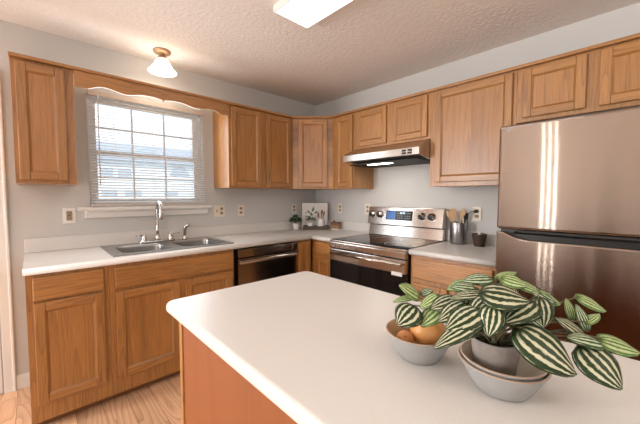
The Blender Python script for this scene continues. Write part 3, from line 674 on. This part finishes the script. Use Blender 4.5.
# ------------------------------------------------------------------ CORNER DISPLAY
def foliage(bm, c, r, h, n, size, mi=0, flat=.6):
    for i in range(n):
        a = random.uniform(0, 2*PI); e = math.sqrt(random.random())
        p = Vector(c) + Vector((math.cos(a)*r*e, math.sin(a)*r*e, h*(1-.55*e*e)*random.uniform(.35, 1)))
        d = Vector((math.cos(a), math.sin(a), random.uniform(-.3, 1))).normalized(); s = d.cross(Vector((0, 0, 1))).normalized(); nn = s.cross(d)
        l = size*random.uniform(.7, 1.2); wv = l*flat/2
        q = [p, p + d*l*.35 + s*wv + nn*l*.06, p + d*l*.7 + s*wv*.8, p + d*l, p + d*l*.7 - s*wv*.8, p + d*l*.35 - s*wv + nn*l*.06]
        v = [bm.verts.new(x) for x in q]; m = bm.verts.new(p + d*l*.5 - nn*l*.05)
        for k in range(6): f = bm.faces.new((v[k], v[(k+1) % 6], m)); f.material_index = mi
def pot_prof(r0, r1, h, t=.004): return [(0, 0), (r0, 0), (r1, h), (r1-t, h), (r0-t+.001, t+.004), (0, t+.004)]
c = Vector((-.415, -.117, CT))
hp = thing('potted_herb', c, 'small leafy green plant in a white pot, left of the dark tray', 'plant')
bm = nb(); lathe(bm, pot_prof(.030, .036, .075), c + Vector((0, 0, .0005)), 24); pt = obj('pot', bm, WCER, hp)
bm = nb(); lathe(bm, [(0, .062), (.0325, .062)], c, 20); obj('soil', bm, SOIL, pt)
bm = nb(); foliage(bm, c + Vector((0, 0, .068)), .058, .10, 210, .030)
for k in range(12):
    a = k*2.4; tube(bm, [c + Vector((0, 0, .062)), c + Vector((math.cos(a)*.03, math.sin(a)*.03, .12))], .0012, 5)
obj('foliage', bm, GREEN, hp)
# canvas
ux, nx = Vector((1, -1, 0)).normalized(), Vector((-1, -1, 0)).normalized()
AF = Fr((-.172, -.172, 0), (1, -1, 0), (-1, -1, 0))
cv = thing('art_board', AF.p(0, 0, CT), 'square white art board with plant picture leaning in the corner behind the tray', 'art')
bm = nb()
def lean(u, n, z): return AF.p(u, n - (z-CT)*.10, z)
q = [lean(-.152, .015, CT+.001), lean(.152, .015, CT+.001), lean(.152, .015, CT+.306), lean(-.152, .015, CT+.306)]
prism(bm, q, -nx*.012); obj('board', bm, CANVAS, cv, .001)
bm = nb()   # painted sprig, generic
for (u, z, a, l) in ((-.06, 1.10, 2.2, .05), (-.03, 1.12, 1.2, .06), (-.075, 1.06, 2.9, .045), (-.005, 1.10, .6, .05), (-.04, 1.07, 1.7, .05), (.02, 1.065, .2, .04), (-.09, 1.10, 2.6, .03), (-.02, 1.155, 1.5, .03)):
    d = Vector((math.cos(a), math.sin(a))); s = Vector((-d.y, d.x))
    pl = [(0, 0), (.35, .22), (.7, .16), (1, 0), (.7, -.16), (.35, -.22)]
    prism(bm, [lean(u + (d.x*x + s.x*y)*l, .0158, z + (d.y*x + s.y*y)*l) for x, y in pl], nx*.0004, mi=0 if l > .045 else 1)
obj('picture', bm, [GREEN2, SAGE], cv)
TF = Fr((-.222, -.222, 0), (1, -1, 0), (-1, -1, 0))
ty = thing('tray', TF.p(0, 0, CT), 'dark brown wooden tray in the counter corner', 'tray')
bm = nb(); fbox(bm, TF, -.130, .165, -.055, .065, CT+.0005, CT+.014, 'u'); obj('tray_base', bm, DARKWOOD, ty, .002)
bm = nb()
for q in ((-.130, .165, .057, .065), (-.130, .165, -.055, -.047), (-.130, -.122, -.047, .057), (.157, .165, -.047, .057)): fbox(bm, TF, *q, CT+.0142, CT+.042, 'u')
obj('tray_rim', bm, DARKWOOD, ty, .002)
c = TF.p(-.045, .018, CT+.0145)
sp_ = thing('succulent_pot', c, 'tiny white pot with grey-green sprigs standing on the dark tray', 'plant')
bm = nb(); lathe(bm, pot_prof(.030, .036, .065), c, 24); obj('pot', bm, WCER, sp_)
bm = nb(); lathe(bm, [(0, .055), (.032, .055)], c, 20); obj('soil', bm, SOIL, sp_)
bm = nb(); foliage(bm, c + Vector((0, 0, .058)), .045, .095, 60, .032); obj('foliage', bm, GREEN2, sp_)
c = TF.p(.075, .012, CT+.0145)
jg = thing('white_jug', c, 'white ceramic jug with brown wooden tops sticking up, on the dark tray', 'jug')
bm = nb(); lathe(bm, [(0, 0), (.030, 0), (.040, .03), (.038, .065), (.030, .095), (.034, .115), (.031, .115), (.027, .095), (.035, .06), (.03, .01), (0, .008)], c, 26); obj('body', bm, WCER, jg)
bm = nb(); a0 = c + ux*.036; tube(bm, [a0 + Vector((0, 0, .088)), a0 + ux*.022 + Vector((0, 0, .088)), a0 + ux*.03 + Vector((0, 0, .06)), a0 + ux*.004 + Vector((0, 0, .03))], .005, 8); obj('handle', bm, WCER, jg)
for k, (du, dz, r) in enumerate(((-.03, .155, .016), (.012, .185, .017), (.035, .17, .014))):
    t_ = thing('wooden_scoop', c + Vector((0, 0, .02)), ['brown wooden scoop tilting left in the white jug', 'tallest brown wooden scoop in the white jug', 'brown wooden scoop tilting right in the white jug'][k], 'utensil', 'scoops in the white jug')
    bm = nb(); e = c + ux*du + Vector((0, 0, dz)); s0 = c + ux*du*.2 + Vector((0, 0, .02))
    dd = (e-s0).normalized(); tube(bm, [s0, s0 + (e-s0)*.75, e - dd*.012, e, e + dd*.02, e + dd*.03], [.004, .004, .009, r*.8, r*.7, .004], 10); obj('scoop_body', bm, BOXWOOD, t_)
# wooden box
BF = Fr((-.075, -.432, 0), (.25, -1, 0), (-1, -.25, 0))
c = BF.p(0, 0, CT)
wb = thing('wooden_box', c, 'small brown wooden box on a white base, right of the dark tray', 'box')
bm = nb(); fbox(bm, BF, -.050, .050, -.03, .03, CT+.0005, CT+.014); obj('base_plate', bm, WCER, wb, .003)
bm = nb(); fbox(bm, BF, -.056, .056, -.033, .033, CT+.0145, CT+.078, 'u'); obj('body', bm, BOXWOOD, wb, .008, 3)
bm = nb(); fbox(bm, BF, -.058, .058, -.035, .035, CT+.0785, CT+.090, 'u'); ld = obj('lid', bm, DARKWOOD, wb, .003)
bm = nb(); lathe(bm, [(0, .0), (.012, 0), (.016, .010), (.010, .018), (0, .02)], BF.p(-.025, 0, CT+.0903), 14); obj('knob', bm, BOXWOOD, ld)

# ------------------------------------------------------------------ RIGHT COUNTER ITEMS
c = Vector((-.105, -1.832, CT+.0005))
ck = thing('utensil_crock', c, 'round stainless utensil crock on the short worktop beside the range', 'crock')
bm = nb(); lathe(bm, [(0, 0), (.062, 0), (.064, .003), (.064, .172), (.0625, .176), (.060, .174), (.060, .006), (0, .005)], c, 36); obj('body', bm, SINKM, ck)
def utensil(name, label, foot, tip, head, hl, hw, slots=False, mt=SPOON):
    foot, tip = c + Vector(foot), c + Vector(tip); d = (tip-foot).normalized()
    view = Vector((-.93, -.36, 0)); s = d.cross(view).normalized(); n = s.cross(d)
    t = thing(name, foot, label, 'utensil', 'utensils in the steel crock')
    bm = nb(); tube(bm, [foot, foot + (tip-foot)*.5, tip - d*hl*.95], [.005, .006, .006], 10); obj('shaft', bm, mt, t)
    bm = nb(); outl = head; p = [tip - d*hl + d*(hl*y) + s*(hw*x) - n*.003 for x, y in outl]; prism(bm, p, n*.006); obj('blade', bm, mt, t, .002)
    if slots:
        pass
    return t
oval = [(.15, 0), (.6, .25), (.98, .6), (.8, .9), (.35, 1.0), (-.35, 1.0), (-.8, .9), (-.98, .6), (-.6, .25), (-.15, 0)]
flat = [(.15, 0), (.55, .3), (.95, .75), (1, 1.0), (-1, 1.0), (-.95, .75), (-.55, .3), (-.15, 0)]
slim = [(.25, 0), (.8, .3), (1, .7), (.6, 1), (-.6, 1), (-1, .7), (-.8, .3), (-.25, 0)]
utensil('wooden_fork', 'pale wooden utensil leaning left in the steel crock', (.012, -.03, .012), (.012, .102, .262), slim, .11, .014)
utensil('wooden_fork', 'thin pale wooden utensil leaning left, just behind the leftmost one in the steel crock', (.032, -.025, .012), (.032, .074, .268), slim, .11, .011)
utensil('wooden_spatula', 'broad pale wooden spatula upright in the middle of the steel crock', (-.034, -.012, .012), (-.034, .036, .288), oval, .10, .030)
utensil('wooden_spoon', 'wooden spoon leaning right in the steel crock', (-.010, .022, .012), (-.010, -.045, .282), oval, .085, .021)
utensil('black_spoon', 'dark utensil at the right back of the steel crock', (.049, .008, .012), (.049, -.046, .25), oval, .07, .018, mt=BLACK)
c2 = Vector((-.115, -1.998, CT+.0005))
bp_ = thing('brown_pot', c2, 'small dark brown tapered pot beside the refrigerator', 'pot')
bm = nb(); lathe(bm, [(0, 0), (.036, 0), (.040, .01), (.052, .088), (.053, .096), (.048, .096), (.046, .085), (.034, .012), (0, .010)], c2, 28); obj('body', bm, BROWN, bp_)
bm = nb(); lathe(bm, [(0, .088), (.046, .086)], c2, 24); obj('filling', bm, DARKIN, bp_)
bm = nb(); lathe(bm, [(0, 0.0), (.011, .003), (.013, .010), (.008, .018), (0, .02)], c2 + Vector((-.035, -.012, .0862)), 14); pb = obj('pale_knob', bm, WCER, bp_); pb['label'] = 'small pale round knob'

# ------------------------------------------------------------------ PENINSULA DISPLAY
def bowl(name, c, label, r0, r1, h, inner, lift=0, group=None):
    t = thing(name, c, label, 'bowl', group)
    bm = nb(); th = .005
    lathe(bm, [(0, .0), (r0*.9, .0), (r0, .003), (r0 + (r1-r0)*.30, h*.28), (r0 + (r1-r0)*.72, h*.7), (r1, h-.002)], c, 48); b = obj('bowl_wall', bm, BOWLM, t)
    bm = nb(); lathe(bm, [(r1, h-.002), (r1-.001, h), (r1-th+.001, h), (r1-th, h-.002)], c, 48); obj('rim', bm, RIMM, t)
    bm = nb(); lathe(bm, [(r1-th, h-.002), (r0 + (r1-r0)*.72-th, h*.7), (r0 + (r1-r0)*.30-th, h*.28+.003), (r0*.85, .008), (0, .007)], c, 48); obj('bowl_inside', bm, inner, t)
    return t
b1 = Vector((-1.948, -2.504, CT+.0005)); b2 = Vector((-1.942, -2.680, CT+.0005))
bowl('fruit_bowl', b1, 'grey stoneware bowl with tan inside holding fruit on the peninsula', .047, .079, .064, BOWLIN)
bowl('serving_bowl', b2, 'outer grey stoneware bowl under the striped plant on the peninsula', .047, .080, .060, BOWLIN2, group='nested bowls under the plant')
bowl('serving_bowl', b2 + Vector((0, 0, .0085)), 'inner bowl of the nested pair, its rim around the concrete plant pot', .042, .0755, .058, BOWLIN2, group='nested bowls under the plant')
def fruit(name, c, r, mt, label, sq=.93, lean_=(0, 0), cat='fruit'):
    t = thing(name, c, label, cat, 'fruit in the grey bowl')
    bm = nb(); prof = []
    for i in range(17):
        a = -PI/2 + PI*i/16; rr = r*math.cos(a); hh = r*sq*math.sin(a)
        if i == 16: hh -= r*.10
        elif i == 15: hh -= r*.03
        prof.append((max(rr, 0) if 0 < i < 16 else 0, hh))
    lathe(bm, prof, (0, 0, 0), 28); bmesh.ops.rotate(bm, verts=bm.verts, cent=(0, 0, 0), matrix=Matrix.Rotation(lean_[0], 3, 'X') @ Matrix.Rotation(lean_[1], 3, 'Y')); bmesh.ops.translate(bm, verts=bm.verts, vec=Vector(c)); obj('flesh', bm, mt, t)
    bm = nb(); ax = Matrix.Rotation(lean_[0], 3, 'X') @ Matrix.Rotation(lean_[1], 3, 'Y') @ Vector((0, 0, 1)); p = Vector(c) + ax*r*sq*.80
    tube(bm, [p, p + ax*r*.25], .0013, 6); obj('stem', bm, STEM, t)
fruit('pear', b1 + Vector((.018, -.014, .058)), .042, PEAR, 'large yellow-orange fruit filling the grey bowl', .92, (-.6, .9))
fruit('peach', b1 + Vector((-.033, .018, .044)), .021, PEACH, 'small peach-coloured fruit at the front edge of the grey bowl', .95, (.5, -.6))
# plant
pc = Vector((-1.944, -2.668, CT+.0165))
pl = thing('potted_peperomia', pc, 'large plant with silver-striped green leaves in a concrete pot on the peninsula', 'plant')
bm = nb(); lathe(bm, [(0, .0), (.033, .0), (.035, .002), (.0445, .080), (.0445, .084), (.0400, .084), (.0395, .074), (.03, .01), (0, .008)], pc, 36); pt = obj('pot', bm, CONC, pl)
bm = nb(); lathe(bm, [(0, .071), (.020, .0715), (.0393, .069)], pc, 28); obj('soil', bm, SOIL, pt)
LV = [
(-2.021,-2.531,1.068, -2.062,-2.515,1.036, 0.054,0),
(-1.992,-2.529,1.084, -2.029,-2.506,1.113, 0.036,2),
(-2.004,-2.518,1.081, -2.045,-2.494,1.076, 0.015,2),
(-1.983,-2.524,1.085, -1.972,-2.547,1.097, 0.020,1),
(-1.982,-2.565,1.092, -2.020,-2.544,1.070, 0.026,2),
(-1.989,-2.574,1.070, -2.035,-2.553,1.038, 0.036,2),
(-1.984,-2.604,1.096, -2.027,-2.572,1.079, 0.037,0),
(-1.983,-2.659,1.118, -2.027,-2.611,1.111, 0.023,0),
(-1.917,-2.650,1.134, -1.960,-2.610,1.132, 0.031,1),
(-1.899,-2.654,1.131, -1.856,-2.680,1.144, 0.019,2),
(-2.017,-2.667,1.131, -1.990,-2.734,1.127, 0.053,0),
(-2.024,-2.663,1.100, -2.080,-2.626,1.068, 0.048,0),
(-2.041,-2.668,1.084, -2.107,-2.616,1.042, 0.032,0),
(-2.028,-2.686,1.109, -2.052,-2.687,1.063, 0.037,0),
(-1.951,-2.730,1.113, -2.013,-2.701,1.088, 0.046,0),
(-1.931,-2.735,1.113, -1.945,-2.746,1.064, 0.035,0),
(-1.904,-2.691,1.131, -1.871,-2.737,1.110, 0.024,2),
(-2.003,-2.725,1.075, -2.002,-2.805,1.029, 0.062,0),
(-1.825,-2.781,1.104, -1.795,-2.823,1.080, 0.026,2),
(-1.848,-2.776,1.062, -1.855,-2.766,1.101, 0.014,2),
(-1.853,-2.799,1.049, -1.859,-2.783,1.095, 0.017,1),
(-1.879,-2.803,1.044, -1.916,-2.765,1.084, 0.031,0),
(-1.889,-2.820,1.047, -1.935,-2.783,1.062, 0.032,1),
(-1.919,-2.799,1.041, -1.938,-2.853,0.999, 0.051,0),
(-1.876,-2.819,1.048, -1.850,-2.871,1.035, 0.034,2),
(-1.994,-2.636,1.100, -2.036,-2.625,1.084, 0.029,0),
(-1.977,-2.692,1.110, -1.951,-2.701,1.131, 0.030,0),
(-1.951,-2.676,1.092, -1.982,-2.647,1.100, 0.027,0),
(-1.883,-2.754,1.097, -1.902,-2.721,1.119, 0.025,1),
(-1.952,-2.620,1.094, -1.989,-2.586,1.086, 0.025,1),
(-1.995,-2.706,1.072, -1.974,-2.709,1.104, 0.025,0),
(-1.963,-2.636,1.119, -1.999,-2.602,1.125, 0.028,1),
(-1.923,-2.672,1.139, -1.910,-2.713,1.131, 0.030,2),
(-1.960,-2.709,1.110, -1.932,-2.750,1.089, 0.037,0),
(-2.010,-2.634,1.099, -2.055,-2.601,1.070, 0.039,0),
(-1.986,-2.698,1.097, -1.986,-2.721,1.063, 0.027,0),
(-2.020,-2.667,1.080, -2.058,-2.648,1.050, 0.027,0),
(-1.960,-2.724,1.084, -1.944,-2.754,1.061, 0.024,1),
(-1.892,-2.731,1.115, -1.861,-2.761,1.094, 0.026,2),
(-1.997,-2.673,1.117, -2.036,-2.652,1.091, 0.037,0),
(-1.967,-2.701,1.117, -2.000,-2.686,1.097, 0.034,1),
(-1.931,-2.611,1.120, -1.967,-2.578,1.107, 0.028,2),
(-1.855,-2.796,1.065, -1.822,-2.812,1.080, 0.017,2),
]
EYE = Vector((-2.5, -2.75, 1.5))
def leaf_mesh(B, T, wd, seed):
    bm = nb(); B, T = Vector(B), Vector(T); ax = T-B; L = ax.length; d = ax.normalized()
    n = ((EYE-B).normalized()*.75 + Vector((0, 0, .55))); n = (n - d*n.dot(d)).normalized(); s = d.cross(n)
    nl, nw = 14, 10; l = bm.loops.layers.uv.verify(); grid = []
    for i in range(nl+1):
        t = i/nl; row = []
        half = wd*.62*(math.sin(PI*min(1, t**.70))**.60)*(1.0 if t < .6 else 1 - .15*((t-.6)/.4)) if 0 < t < 1 else .0006
        for j in range(nw+1):
            u = -1 + 2*j/nw
            # lobed base: side points swing back behind the petiole
            back = -.10*L*(abs(u)**2)*max(0, 1-t*4)
            sag = -.10*L*(t-.35)**2*2.2
            cup = -.16*wd*abs(u)**1.8 + .018*wd*math.cos(u*2*PI*2.5)
            row.append((bm.verts.new(B + d*(t*L + back) + s*(u*half) + n*(sag + cup)), (u, t)))
        grid.append(row)
    uvd = {}
    for i in range(nl):
        for j in range(nw):
            q = [grid[i][j], grid[i][j+1], grid[i+1][j+1], grid[i+1][j]]
            f = bm.faces.new([x[0] for x in q]); f.smooth = True
            for lp, x in zip(f.loops, q): lp[l].uv = (x[1][0], x[1][1])
    return bm
soil_c = pc + Vector((0, 0, .071))
for i, (bx, by, bz, tx, ty_, tz, wd, kind) in enumerate(LV):
    B = Vector((bx, by, bz))
    lf = obj('leaf', leaf_mesh(B, (tx, ty_, tz), wd, i), LEAF[kind], pl)
    sm = lf.modifiers.new('solid', 'SOLIDIFY'); sm.thickness = .0009; sm.offset = -1
    a = i*2.4; s0 = soil_c + Vector((math.cos(a)*.018, math.sin(a)*.018, 0)); mid = (s0+B)/2 + Vector((0, 0, .028 if (B-s0).length > .09 else .012))
    pts = [s0*(1-t)**2 + mid*2*t*(1-t) + B*t*t for t in [k/8 for k in range(9)]]
    bm = nb(); tube(bm, pts, [.0022 - .0009*k/8 for k in range(9)], 7); obj('stem', bm, STEM, pl)
